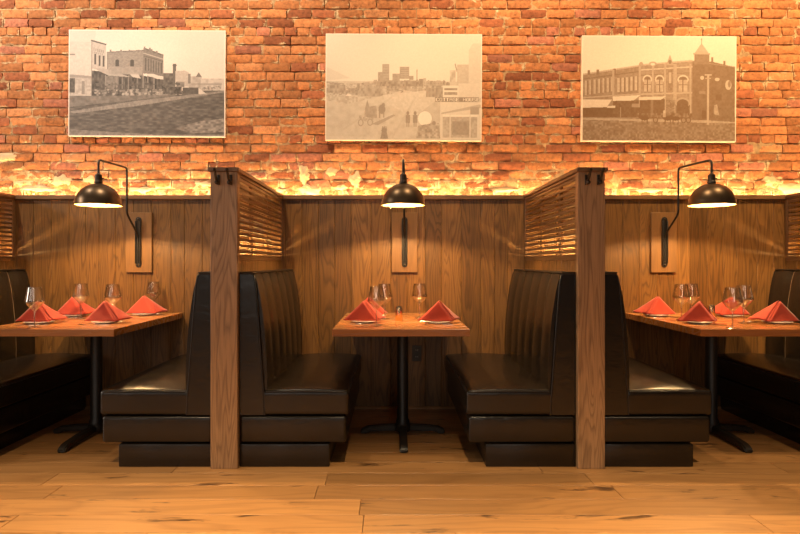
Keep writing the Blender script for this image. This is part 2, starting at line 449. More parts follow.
# ------------------------------------------------------------------ partitions
def partition(px, label):
    t = thing('booth_partition', label, 'partition', (px, 0, 0), 0, 'slatted partitions between the booths')
    W = 0.075
    bm = BM(); box(bm, -W, W, FRONT, FRONT + 0.045, 0.0, 1.648, axis=2, bev=0.003, seg=2); post = obj('post', bm, M['post'], t)
    bm = BM(); box(bm, -W - .010, W + .010, FRONT - 0.02, -0.018, 1.6475, 1.671, axis=1, bev=0.003, seg=2); obj('top_cap', bm, M['slat'], t)
    # boarded lower panel on both faces
    bm = BM()
    for s in (-1, 1):
        y = FRONT + 0.0455
        while y < -0.02:
            w = 0.098; y1 = min(y + w, -0.0005)
            box(bm, *sorted((s * 0.0705, s * 0.050)), y, y1 - 0.0006, 0.02, 1.158, axis=2, bev=0.002); y += w
    obj('panel', bm, M['panel'], t)
    # lattice frame: rails, end stiles and uprights
    bm = BM()
    box(bm, -0.0725, 0.0725, FRONT + 0.0455, -0.0005, 1.158, 1.186, axis=1, bev=0.002)
    box(bm, -0.0725, 0.0725, FRONT + 0.0455, -0.0005, 1.630, 1.6475, axis=1, bev=0.002)
    for s in (-1, 1):
        a, b_ = sorted((s * 0.0725, s * 0.0575)); box(bm, a, b_, FRONT + 0.062, -0.034, 1.186, 1.1925, axis=1)
        a, b_ = sorted((s * 0.0725, s * 0.050))
        box(bm, a, b_, FRONT + 0.0455, FRONT + 0.062, 1.186, 1.630, axis=2, bev=0.001)
        box(bm, a, b_, -0.034, -0.0005, 1.186, 1.630, axis=2, bev=0.001)
        a, b_ = sorted((s * 0.057, s * 0.040))
        for yy in (-0.93, -0.47): box(bm, a, b_, yy - .014, yy + .014, 1.186, 1.630, axis=2)
    obj('lattice_frame', bm, M['slat'], t)
    for s in (-1, 1):
        bm = BM(); n = 13; pitch = (1.630 - 1.186) / n
        for k in range(n):
            z = 1.186 + pitch * (k + 0.62)
            a, b_ = sorted((s * 0.0705, s * 0.0575))
            box(bm, a, b_, FRONT + 0.062, -0.034, z - 0.0085, z + 0.0085, axis=1, bev=0.0015)
        obj('slats', bm, M['slat'], t)
    bm = BM(); box(bm, -0.006, 0.006, FRONT + 0.09, -0.05, 1.1862, 1.1885, axis=1)
    o = obj('light_strip', bm, M['led'], t); o['label'] = 'warm glowing strip between the two layers of slats'
    for hx in (-0.030, 0.038):
        bm = BM(); hy = FRONT
        box(bm, hx - .008, hx + .008, hy - .005, hy + .0005, 1.575, 1.632, axis=2, bev=0.003, seg=2)
        p = [(hx, hy - .004, 1.598), (hx, hy - .024, 1.592), (hx, hy - .044, 1.602), (hx, hy - .058, 1.622), (hx, hy - .066, 1.638), (hx, hy - .078, 1.648)]
        tube(bm, round_path(p, .012, 3), 0.0072, 8)
        bmesh.ops.create_uvsphere(bm, u_segments=12, v_segments=8, radius=0.0095, matrix=Matrix.Translation((hx, hy - .079, 1.649)))
        p = [(hx, hy - .004, 1.588), (hx, hy - .018, 1.578), (hx, hy - .032, 1.582)]
        tube(bm, round_path(p, .01, 3), 0.0065, 8)
        bmesh.ops.create_uvsphere(bm, u_segments=12, v_segments=8, radius=0.0125, matrix=Matrix.Translation((hx, hy - .036, 1.586)))
        o = obj('coat_hook', bm, M['bronze'], t, smooth=60); o['label'] = 'dark bronze double coat hook'
    return t
partition(PX[0], 'wooden slatted booth partition at the far left edge of the photo')
partition(PX[1], 'wooden slatted booth partition with front post left of the middle table')
partition(PX[2], 'wooden slatted booth partition with front post right of the middle table')
partition(PX[3], 'wooden slatted booth partition at the far right edge of the photo')

# ------------------------------------------------------------------ benches
def bench(px, s, label, ex=0.0):
    """s = +1: bench stands on the right face of the partition at px and faces right"""
    x_face = px + s * 0.0765
    t = thing('booth_bench', label, 'bench', (x_face, 0, 0), 0, 'black leather booth benches')
    Y0, Y1 = -1.322, -0.003
    def B(a, b_): return sorted((s * a, s * b_))
    def crown(z0, z1, x0, x1, c):
        def w(co):
            if co.z > (z0 + z1) / 2:
                u = (co.x - (x0 + x1) / 2) / ((x1 - x0) / 2); v = (co.y - (Y0 + Y1) / 2) / ((Y1 - Y0) / 2)
                k = max(0, 1 - u ** 2) ** .7 * max(0, 1 - v ** 8)
                return (co.x, co.y, co.z + c * k * (co.z - (z0 + z1) / 2) / ((z1 - z0) / 2))
            return co
        return w
    bm = BM(); a, b_ = B(0.001, 0.505 + ex); box(bm, a, b_, Y0, Y1, 0.0, 0.128, bev=0.006, seg=2); obj('plinth', bm, M['leather'], t, smooth=40)
    bm = BM(); a, b_ = B(0.001, 0.600 + ex); box(bm, a, b_, Y0, Y1, 0.134, 0.284, bev=0.018, seg=4, cuts=(6, 12, 2)); obj('seat_base', bm, M['leather'], t, smooth=60)
    bm = BM(); a, b_ = B(0.125, 0.615 + ex); box(bm, a, b_, Y0, Y1, 0.288, 0.428, bev=0.022, seg=5, cuts=(12, 24, 4), warp=crown(.288, .428, a, b_, .034)); seat = obj('seat_cushion', bm, M['leather'], t, smooth=60)
    bm = BM()
    p = [(s * .15, Y0 + .004, .421), (s * .40, Y0 + .002, .424), (s * (.595 + ex), Y0 + .004, .419), (s * (.611 + ex), Y0 + .03, .419), (s * (.611 + ex), -0.7, .421), (s * (.611 + ex), Y1 - .02, .419)]
    tube(bm, round_path(p, .02, 4), 0.0042, 8); obj('piping', bm, M['black_trim'], seat, smooth=60)
    # backrest: six upright channels
    prof = [(0.001, .290), (0.135, .290), (0.146, .31), (0.155, .40), (0.157, .50), (0.153, .62), (0.145, .74), (0.132, .86), (0.117, .96), (0.102, 1.03), (0.091, 1.066), (0.079, 1.083), (0.062, 1.088), (0.001, 1.088)]
    nch, ns = 6, 8; ya, yb = Y0 + .016, Y1
    bm = BM(); rows = []
    for j in range(nch * ns + 1):
        yy = ya + (yb - ya) * j / (nch * ns); ph = (j % ns) / ns
        puff = math.sin(PI * ph) ** 0.55 if 0 < ph < 1 else (0.75 if j in (0, nch * ns) else 0.0)
        r_ = []
        for i, (x, z) in enumerate(prof):
            k = 0.0 if i in (0, 13) else (0.3 if i in (1, 2, 12) else 1.0)
            r_.append(bm.verts.new((s * (x - 0.016 * (1 - puff) * k), yy, z)))
        rows.append(r_)
    for a_, b2 in zip(rows, rows[1:]):
        for i in range(len(prof)):
            i2 = (i + 1) % len(prof); bm.faces.new((a_[i], a_[i2], b2[i2], b2[i]))
    bm.faces.new(rows[0]); bm.faces.new(rows[-1][::-1])
    bmesh.ops.recalc_face_normals(bm, faces=bm.faces[:])
    back = obj('backrest', bm, M['leather'], t, smooth=75)
    # flat end panel and its piping
    side = [(0.001, .290), (0.142, .290), (0.140, .34), (0.111, .75), (0.090, 1.02), (0.081, 1.070), (0.068, 1.0815), (0.001, 1.0815)]
    bm = BM(); prism(bm, [(s * x, z) for x, z in side], Y0, Y0 + .02); bmesh.ops.bevel(bm, geom=sharp_edges(bm, 50), offset=.004, segments=2, affect='EDGES')
    obj('side_panel', bm, M['leather'], t, smooth=40)
    bm = BM(); tube(bm, [(s * (x + .001), Y0 + .004, z) for x, z in side[1:]], 0.0045, 8); obj('piping', bm, M['black_trim'], back, smooth=60)
    bm = BM(); a, b_ = B(0.001, 0.080); box(bm, a, b_, Y0 - .002, Y1, 1.083, 1.0925, bev=.004, seg=2); obj('top_trim', bm, M['black_trim'], back, smooth=50)
    # pale stitching down each seam
    bm = BM()
    for c in range(1, nch):
        yy = ya + (yb - ya) * c / nch
        tube(bm, [(s * (x - .0165 * (0.3 if i in (1, 2, 12) else 1) + .0012), yy, z) for i, (x, z) in enumerate(prof) if 2 <= i <= 11], 0.0018, 5)
    obj('stitching', bm, simple_stitch, back, smooth=60)
    return t
simple_stitch = simple('tan_stitching_thread', (0.24, 0.165, 0.10), 0.6, 0, 0.3, 0.1)
bench(PX[0], 1, 'black leather bench cut off by the left edge of the photo, facing right', .045)
bench(PX[1], -1, 'black leather bench left of the left post, its back against the partition, facing left', .018)
bench(PX[1], 1, 'black leather bench on the left side of the middle table, facing right')
bench(PX[2], -1, 'black leather bench on the right side of the middle table, facing left')
bench(PX[2], 1, 'black leather bench right of the right post, its back against the partition, facing right')
bench(PX[3], -1, 'black leather bench cut off by the right edge of the photo, facing left')

# ------------------------------------------------------------------ tables
TZ = 0.752
DB = -0.075                                  # the pedestal stands a little forward of the middle of its top
def table(tx, bx, label):
    t = thing('dining_table', label, 'table', (tx, -0.58, 0), 0, 'wooden booth tables')
    bm = BM()
    n = 8; w = 1.144 / n
    for k in range(n):
        box(bm, -0.406, 0.406, -0.568 + w * k, -0.568 + w * (k + 1) - .0002, TZ - 0.043, TZ, axis=0, bev=0.002)
    obj('tabletop', bm, M['table'], t)
    d = bx - tx
    bm = BM(); lathe(bm, [(0.0, TZ - .052), (.115, TZ - .052), (.118, TZ - .047), (.118, TZ - .0435), (0, TZ - .0435)], 28, (d, DB, 0)); obj('mounting_plate', bm, M['black_metal'], t, smooth=40)
    bm = BM(); lathe(bm, [(0.0, .058), (.046, .058), (.046, .085), (.0375, .10), (.0375, TZ - .0525), (0, TZ - .0525)], 28, (d, DB, 0)); obj('column', bm, M['black_metal'], t, smooth=40)
    bm = BM(); lathe(bm, [(0.0, .018), (.052, .018), (.056, .026), (.056, .055), (.048, .066), (0.0, .066)], 28, (d, DB, 0)); obj('hub', bm, M['black_metal'], t, smooth=40)
    for ang, ln in ((0, .285), (180, .285), (90, .40), (270, .43)):
        bm = BM(); ca, sa = math.cos(math.radians(ang)), math.sin(math.radians(ang))
        outline = [(.035, .020), (.035, .062), (ln * .55, .056), (ln - .045, .046), (ln - .012, .030), (ln, .012), (ln - .004, 0.0), (ln - .05, 0.0), (ln - .065, .016)]
        prism(bm, outline, -0.025, 0.025)
        bmesh.ops.bevel(bm, geom=sharp_edges(bm, 40), offset=.007, segments=3, affect='EDGES')
        bmesh.ops.rotate(bm, verts=bm.verts, cent=(0, 0, 0), matrix=Matrix.Rotation(math.radians(ang), 3, 'Z'))
        bmesh.ops.translate(bm, verts=bm.verts, vec=(d, DB, 0))
        obj('foot', bm, M['black_metal'], t, smooth=40)
    return t
table(-2.048, -1.990, 'wooden pedestal table beneath the left lamp, nearest the left photo edge')
table(0.050, 0.068, 'wooden pedestal table in the middle booth, in front of the black outlet')
table(2.222, 2.142, 'wooden pedestal table beneath the right lamp, nearest the right photo edge')

# ------------------------------------------------------------------ wall lamps
def lamp(x, label, dx=0.0):
    t = thing('wall_lamp', label, 'lamp', (x, 0, 1.067), 0, 'black dome wall lamps')
    Z = -1.067
    bm = BM(); box(bm, -.1, .1, -.026, 0.0, 0.0, .466, axis=2, bev=.002); obj('backboard', bm, M['board'], t)
    # slotted mounting bar with rounded ends
    bm = BM()
    o = [(.0225 * math.cos(a), 0.408 + .0225 * math.sin(a)) for a in [PI * k / 10 for k in range(11)]] + [(.0225 * math.cos(a), 0.062 + .0225 * math.sin(a)) for a in [PI + PI * k / 10 for k in range(11)]]
    prism(bm, o, -.036, -.0262); bmesh.ops.bevel(bm, geom=sharp_edges(bm, 60), offset=.0025, segments=2, affect='EDGES')
    for sx in (-1, 1): box(bm, *sorted((sx * .0215, sx * .0135)), -.050, -.036, .07, .40, axis=2, bev=.002)
    bar = obj('mounting_bar', bm, M['black_metal'], t, smooth=40)
    for zz in (0.412, 0.058):
        bm = BM()
        bmesh.ops.create_uvsphere(bm, u_segments=14, v_segments=8, radius=.0085, matrix=Matrix.Translation((0, -.038, zz)) @ Matrix.Diagonal((1, .6, 1, 1)))
        obj('screw', bm, M['bronze'], bar, smooth=60)
    bm = BM()
    p = [(0, -.036, 1.150 + Z), (0, -.042, 1.335 + Z), (0, -.060, 1.372 + Z), (dx * .35, -.240, 1.505 + Z), (dx * .35, -.240, 1.846 + Z), (dx, -.676, 1.832 + Z), (dx, -.676, 1.735 + Z)]
    tube(bm, round_path(p, .035, 7), 0.0075, 12); obj('arm', bm, M['black_metal'], t, smooth=60)
    c = (dx, -.676, 0)
    bm = BM(); lathe(bm, [(0, 1.742 + Z), (.010, 1.742 + Z), (.014, 1.735 + Z), (.022, 1.731 + Z), (.0235, 1.72 + Z), (.0235, 1.690 + Z), (.027, 1.686 + Z), (.027, 1.674 + Z), (0, 1.672 + Z)], 28, c)
    tube(bm, [(dx + .022, -.676, 1.706 + Z), (dx + .036, -.676, 1.706 + Z)], .004, 8); obj('socket', bm, M['bronze'], t, smooth=40)
    rim, r0 = 1.530 + Z, .146
    prof, mats = [], []
    for k in range(13):
        a = (PI / 2) * k / 12; prof.append((max(r0 * math.sin(a), 0), rim + r0 * math.cos(a) * 0.98))
    prof[0] = (0.0, prof[0][1])
    prof += [(r0 + .002, rim - .004), (r0 - .002, rim - .004)]
    inner = [((r0 - .005) * math.sin((PI / 2) * k / 12), rim + (r0 - .005) * math.cos((PI / 2) * k / 12) * .98) for k in range(12, -1, -1)]
    inner[-1] = (0.0, inner[-1][1])
    allp = prof + inner; mats = [0 if i < 14 else 1 for i in range(len(allp) - 1)]
    bm = BM(); lathe(bm, allp, 56, c, mats); obj('lamp_shade', bm, [M['shade_out'], M['shade_in']], t, smooth=50)
    bm = BM(); lathe(bm, [(0, 1.604 + Z), (.012, 1.606 + Z), (.021, 1.614 + Z), (.024, 1.624 + Z), (.021, 1.636 + Z), (.013, 1.648 + Z), (.012, 1.667 + Z), (0, 1.668 + Z)], 24, c)
    b = obj('bulb', bm, M['bulb'], t, smooth=60)
    l = bpy.data.lights.new('lamp_light', 'POINT'); l.energy = LAMP_W; l.color = (1.0, 0.66, 0.30); l.shadow_soft_size = .012
    lo = bpy.data.objects.new('lamp_light', l); COL.objects.link(lo); lo.location = (x + dx, -.676, 1.588)
    return t
LAMP_W = 58.0
lamp(-1.973, 'black dome wall lamp on a bent arm above the left table', .008)
lamp(0.094, 'black dome wall lamp above the middle table, seen straight on', -.022)
lamp(2.113, 'black dome wall lamp on a bent arm above the right table', .02)

# outlet under the middle table
t = thing('electrical_outlet', 'black electrical outlet low on the panelled wall behind the middle table', 'outlet', (.190, 0, .372))
bm = BM(); box(bm, -.037, .037, -.006, 0.0, 0.0, .124, bev=.002, seg=2); obj('cover_plate', bm, M['outlet'], t)
for zz in (.036, .088):
    bm = BM(); box(bm, -.017, .017, -.0085, -.0062, zz - .014, zz + .014, bev=.001)
    so = obj('socket', bm, M['black_metal'], t)
    bm = BM()
    for hx in (-.007, .007): box(bm, hx - .0012, hx + .0012, -.0089, -.0086, zz - .004, zz + .006)
    obj('slot', bm, M['china'], so)

# ------------------------------------------------------------------ table ware
def glass_obj(x, y, label):
    t = thing('wine_glass', label, 'glass', (x, y, TZ), R.uniform(0, 6), 'wine glasses on the booth tables')
    bm = BM(); lathe(bm, [(0, .0008), (.033, .0008), (.036, .0018), (.034, .0030), (.012, .0060), (.0045, .012), (0, .0125)], 36); obj('foot', bm, M['stem'], t, smooth=60)
    bm = BM(); lathe(bm, [(.0042, .0126), (.0036, .04), (.0036, .080), (.0056, .0975)], 20); obj('stem', bm, M['stem'], t, smooth=60)
    outer = [(0, .098), (.006, .098), (.013, .105), (.034, .128), (.0530, .150), (.0555, .157), (.0535, .168), (.0460, .205), (.0405, .242), (.0405, .244)]
    inner = [(.0392, .243), (.0446, .205), (.0521, .168), (.0541, .157), (.0516, .151), (.0325, .130), (.011, .1075), (0, .106)]
    bm = BM(); lathe(bm, outer + inner, 44); obj('bowl', bm, M['glass'], t, smooth=40)
    return t

def napkin_mesh(mirror, seed):
    """cloth folded to a triangle and stood up as a two-faced tent with doubled layers"""
    rr = random.Random(seed); bm = BM(); n = 12
    A = Vector((-0.005, -0.004, 0.130)); Lc = Vector((-0.145, 0.000, 0.0)); Mc = Vector((0.095, -0.035, 0.0)); Rc = Vector((0.140, 0.100, 0.0))
    def tri(P, Q, S, bulge, off, lift):
        e1, e2 = Q - P, S - P; nrm = e1.cross(e2).normalized()
        grid = {}
        for i in range(n + 1):
            for j in range(i + 1):
                a = i / n; b_ = (j / i) if i else 0
                p = P + (e1 * (1 - b_) + e2 * b_) * a
                k = math.sin(PI * b_) * a
                p = p + nrm * (bulge * k * (1 + .25 * math.sin(5 * a + seed)) + off)
                p = p + nrm * 0.004 * mnoise.noise(Vector((p.x * 22 + seed, p.y * 22, p.z * 22))) * a
                if a > .9: p.z += 0.004 * max(0, math.sin(b_ * 6 + seed))
                p.z = max(p.z + lift, 0.002)
                if mirror: p.x = -p.x
                grid[i, j] = bm.verts.new(p)
        for i in range(n):
            for j in range(i + 1):
                q = (grid[i, j], grid[i + 1, j], grid[i + 1, j + 1]); bm.faces.new(q)
                if j < i: bm.faces.new((grid[i, j], grid[i + 1, j + 1], grid[i, j + 1]))
    tri(A, Lc, Mc, .010, 0.0, 0)
    tri(A, Mc, Rc, .012, 0.0, 0)
    back = Vector((0, .012, -.004))
    tri(A + back, Lc + Vector((-.006, .016, 0)), Mc + Vector((0, .016, 0)), .006, 0, 0)
    tri(A + back * .7, Mc + Vector((.006, .018, 0)), Rc + Vector((.010, .010, 0)), .006, 0.010, 0)
    tri(A + Vector((0, .006, -.002)), Rc + Vector((-.03, .03, 0)), Lc + Vector((.02, .07, 0)), .004, 0, 0)
    return bm

def setting(x, y, face, nap, labels, table_word, seed, rot=0.0, mirror=False):
    """face +1: the diner sits on the left and looks right"""
    lab = labels
    pz = TZ
    pl = BM(); lathe(pl, [(0, .001), (.052, .001), (.058, .003), (.086, .012), (.0885, .0135), (.086, .0150), (.056, .007), (.050, .0055), (0, .0055)], 48)
    p = obj('side_plate', pl, M['china'], None, smooth=50); p.location = (x, y, pz)
    tag(p, 'white side plate under the ' + lab.replace(' standing', ''), 'plate', 'side plates under the napkins')
    bm = napkin_mesh(mirror, seed); nb = obj('napkin', bm, M['cloth'], None, smooth=35)
    nb.location = (x, y - .02, pz + .0150); nb.rotation_euler = (0, 0, rot); nb.scale = (.93, .95, 1.0)
    so = nb.modifiers.new('thick', 'SOLIDIFY'); so.thickness = .0022; so.offset = 0
    tag(nb, lab, 'napkin', 'folded napkins on the booth tables')
    # fork and knife to either side of the plate
    s = face
    yk, yf = y - s * .112, y + s * .112
    bm = BM()
    out = [(-.105, -.004), (-.105, .004), (-.02, .006), (.0, .005), (.005, .010), (.095, .0095), (.108, .002), (.104, -.006), (.0, -.006), (-.02, -.0065)]
    prism(bm, out, 0.0005, .0035, axes=(0, 1, 2)); bmesh.ops.bevel(bm, geom=sharp_edges(bm, 60), offset=.001, segments=1, affect='EDGES')
    k = obj('table_knife', bm, M['steel'], None, smooth=40); k.location = (x + .02 * s, yk, pz); k.rotation_euler = (0, 0, (0 if s > 0 else PI) + R.uniform(-.08, .08))
    tag(k, 'steel knife beside the ' + lab, 'knife', 'table knives')
    bm = BM()
    h = [(-.10, .0015), (-.06, .003), (.0, .007), (.035, .006), (.05, .004), (.07, .003), (.098, .007)]
    wd = [.008, .0075, .004, .0045, .011, .012]
    secs = []
    for (px, z), w_ in zip(h[:6], wd):
        secs.append([bm.verts.new((px, -w_, z)), bm.verts.new((px, w_, z)), bm.verts.new((px, w_, z + .0022)), bm.verts.new((px, -w_, z + .0022))])
    for a, b_ in zip(secs, secs[1:]):
        for q in range(4): bm.faces.new((a[q], b_[q], b_[(q + 1) % 4], a[(q + 1) % 4]))
    bm.faces.new(secs[0]); bm.faces.new(secs[-1][::-1])
    for q in range(4):
        yy = -.0095 + q * .00633
        tube(bm, [(.068, yy, .004), (.085, yy, .0035), (.102, yy, .0065)], [.0017, .0016, .0009], 6)
    bmesh.ops.recalc_face_normals(bm, faces=bm.faces[:])
    f = obj('table_fork', bm, M['steel'], None, smooth=50); f.location = (x + .02 * s, yf, pz); f.rotation_euler = (0, 0, (0 if s > 0 else PI) + R.uniform(-.08, .08))
    tag(f, 'steel fork beside the ' + lab, 'fork', 'table forks')

NAPK = [
    (-2.275, -0.82, 1, 'red napkin standing at the left front of the left table', 1, 0.10, False),
    (-2.31, -0.33, 1, 'red napkin standing at the left back of the left table', 2, 0.05, False),
    (-1.854, -0.80, -1, 'red napkin standing at the right front of the left table', 3, -0.02, False),
    (-1.845, -0.22, -1, 'red napkin standing at the right back of the left table', 4, 0.02, False),
    (-0.185, -0.76, 1, 'red napkin standing at the left front of the middle table', 5, 0.02, False),
    (-0.170, -0.36, 1, 'red napkin half hidden behind another on the middle table', 6, 0.10, False),
    (0.300, -0.79, -1, 'red napkin standing alone on the right of the middle table', 7, 0.0, False),
    (1.930, -0.31, 1, 'red napkin standing at the left back of the right table', 8, 0.05, True),
    (1.975, -0.81, 1, 'red napkin standing at the left front of the right table', 9, 0.0, False),
    (2.450, -0.34, -1, 'red napkin at the back of the right table behind glasses', 10, 0.0, True),
    (2.484, -0.81, -1, 'red napkin standing at the right front of the right table', 11, 0.0, True),
]
for (x, y, fc, lab, sd, rot, mir) in NAPK:
    setting(x, y, fc, None, lab, None, sd, rot, mir)
GL = [
    (-2.165, -1.055, 'wine glass at the front edge of the left table'),
    (-2.190, -0.47, 'wine glass behind the left back napkin of the left table'),
    (-1.905, -0.60, 'wine glass rising behind the right front napkin of the left table'),
    (-1.835, -0.085, 'wine glass at the back right of the left table near the wall'),
    (-0.100, -0.935, 'front one of two wine glasses on the left of the middle table'),
    (-0.055, -0.53, 'rear one of two wine glasses on the left of the middle table'),
    (0.190, -0.46, 'single wine glass on the right of the middle table'),
    (1.968, -0.60, 'left one of two wine glasses behind the left front napkin of the right table'),
    (2.095, -0.48, 'right one of two wine glasses behind the left front napkin of the right table'),
    (2.030, -1.10, 'wine glass at the front edge of the right table'),
    (2.275, -0.80, 'wine glass just behind the front edge glass on the right table'),
]
for g in GL: glass_obj(*g)
for x, y, lab in ((-2.095, -.36, 'small brass cylinder at the centre of the left table'), (.044, -.63, 'small brass cylinder at the centre of the middle table'),
                  (2.225, -.50, 'small brass cylinder at the centre of the right table')):
    t = thing('candle_holder', lab, 'candle holder', (x, y, TZ), 0, 'small brass cylinders')
    bm = BM(); lathe(bm, [(0, .0005), (.0235, .0005), (.0245, .002), (.0245, .094), (.0235, .096), (.0215, .096), (.0205, .094), (.0205, .05), (0, .05)], 40)
    obj('cup', bm, M['brass'], t, smooth=40)
    bm = BM(); lathe(bm, [(0, .0505), (.0195, .0505), (.0195, .078), (.017, .080), (0, .079)], 28); obj('candle', bm, M['china'], t, smooth=40)

# ------------------------------------------------------------------ old-town photographs printed on canvas
GW, GH = 432, 294
class Paint:
    def __init__(self, x0, x1, y0, y1, sky, seed):
        self.f = (x0, x1, y0, y1); self.rs = np.random.RandomState(seed)
        self.X, self.Y = np.meshgrid(np.linspace(x0, x1, GW), np.linspace(y0, y1, GH))
        self.a = np.full((GH, GW), sky, dtype=np.float64)
    def noise(self, cx, cy):
        g = self.rs.rand(cy + 2, cx + 2); xs = np.linspace(0, cx, GW); ys = np.linspace(0, cy, GH)
        xi, yi = xs.astype(int), ys.astype(int); fx, fy = xs - xi, ys - yi
        fx = fx * fx * (3 - 2 * fx); fy = (fy * fy * (3 - 2 * fy))[:, None]
        g00, g10, g01, g11 = g[np.ix_(yi, xi)], g[np.ix_(yi, xi + 1)], g[np.ix_(yi + 1, xi)], g[np.ix_(yi + 1, xi + 1)]
        return (g00 * (1 - fx) + g10 * fx) * (1 - fy) + (g01 * (1 - fx) + g11 * fx) * fy
    def put(self, m, v, n=0.0, cells=(90, 60), al=1.0):
        val = v + (n * (self.noise(*cells) - .5) * 2 if n else 0)
        self.a = np.where(m, self.a * (1 - al) + val * al, self.a)
    def poly(self, pts, v, n=0.0, cells=(90, 60), al=1.0):
        X, Y = self.X, self.Y; m = np.zeros(X.shape, bool); k = len(pts)
        for i in range(k):
            (xa, ya), (xb, yb) = pts[i], pts[(i + 1) % k]
            if ya == yb: continue
            m ^= ((ya > Y) != (yb > Y)) & (X < (xb - xa) * (Y - ya) / (yb - ya) + xa)
        self.put(m, v, n, cells, al)
    def rect(self, x0, y0, x1, y1, v, n=0.0, cells=(90, 60), al=1.0):
        self.put((self.X >= x0) & (self.X <= x1) & (self.Y >= y0) & (self.Y <= y1), v, n, cells, al)
    def ell(self, cx, cy, rx, ry, v, al=1.0):
        self.put(((self.X - cx) / rx) ** 2 + ((self.Y - cy) / ry) ** 2 < 1, v, al=al)
    def line(self, x0, y0, x1, y1, w, v, al=1.0):
        d = math.hypot(x1 - x0, y1 - y0); nx, ny = -(y1 - y0) / d * w / 2, (x1 - x0) / d * w / 2
        self.poly([(x0 + nx, y0 + ny), (x1 + nx, y1 + ny), (x1 - nx, y1 - ny), (x0 - nx, y0 - ny)], v, al=al)
    def skyline(self, x0, x1, yb, h, v, var=.14, w=(6, 22)):
        x = x0
        while x < x1:
            ww = self.rs.uniform(*w); hh = h * self.rs.uniform(.35, 1.0); vv = v + self.rs.uniform(-var, var)
            if self.rs.rand() < .4: self.poly([(x, yb), (x, yb - hh * .7), (x + ww / 2, yb - hh), (x + ww, yb - hh * .7), (x + ww, yb)], vv, .06)
            else: self.rect(x, yb - hh, x + ww, yb, vv, .06)
            if hh > 8: self.rect(x + ww * .3, yb - hh * .55, x + ww * .5, yb - hh * .3, vv - .18)
            x += ww * self.rs.uniform(.7, 1.1)
    def specks(self, x0, x1, y0, y1, n, v, sz=(2, 6)):
        for _ in range(n):
            self.ell(self.rs.uniform(x0, x1), self.rs.uniform(y0, y1), self.rs.uniform(*sz), self.rs.uniform(*sz) * .8, v + self.rs.uniform(-.12, .12), al=.8)
    FONT = {'C': '0111010001100001000010000 1000101110', 'O': '01110100011000110001100011000101110', 'T': '11111001000010000100001000010000100',
            'A': '01110100011000111111100011000110001', 'G': '01110100011000010111100011000101110', 'E': '11111100001000011110100001000011111',
            'H': '10001100011000111111100011000110001', 'U': '10001100011000110001100011000101110', 'S': '01111100001000001110000010000111110', ' ': '0' * 35}
    def text(self, s, x0, y0, x1, y1, v):
        n = len(s); cw = (x1 - x0) / n; px = cw / 6.2; py = (y1 - y0) / 7
        for i, ch in enumerate(s):
            b = self.FONT[ch].replace(' ', '')
            for r in range(7):
                for c in range(5):
                    if b[r * 5 + c] == '1':
                        self.rect(x0 + i * cw + c * px, y0 + r * py, x0 + i * cw + (c + 1) * px, y0 + (r + 1) * py, v)

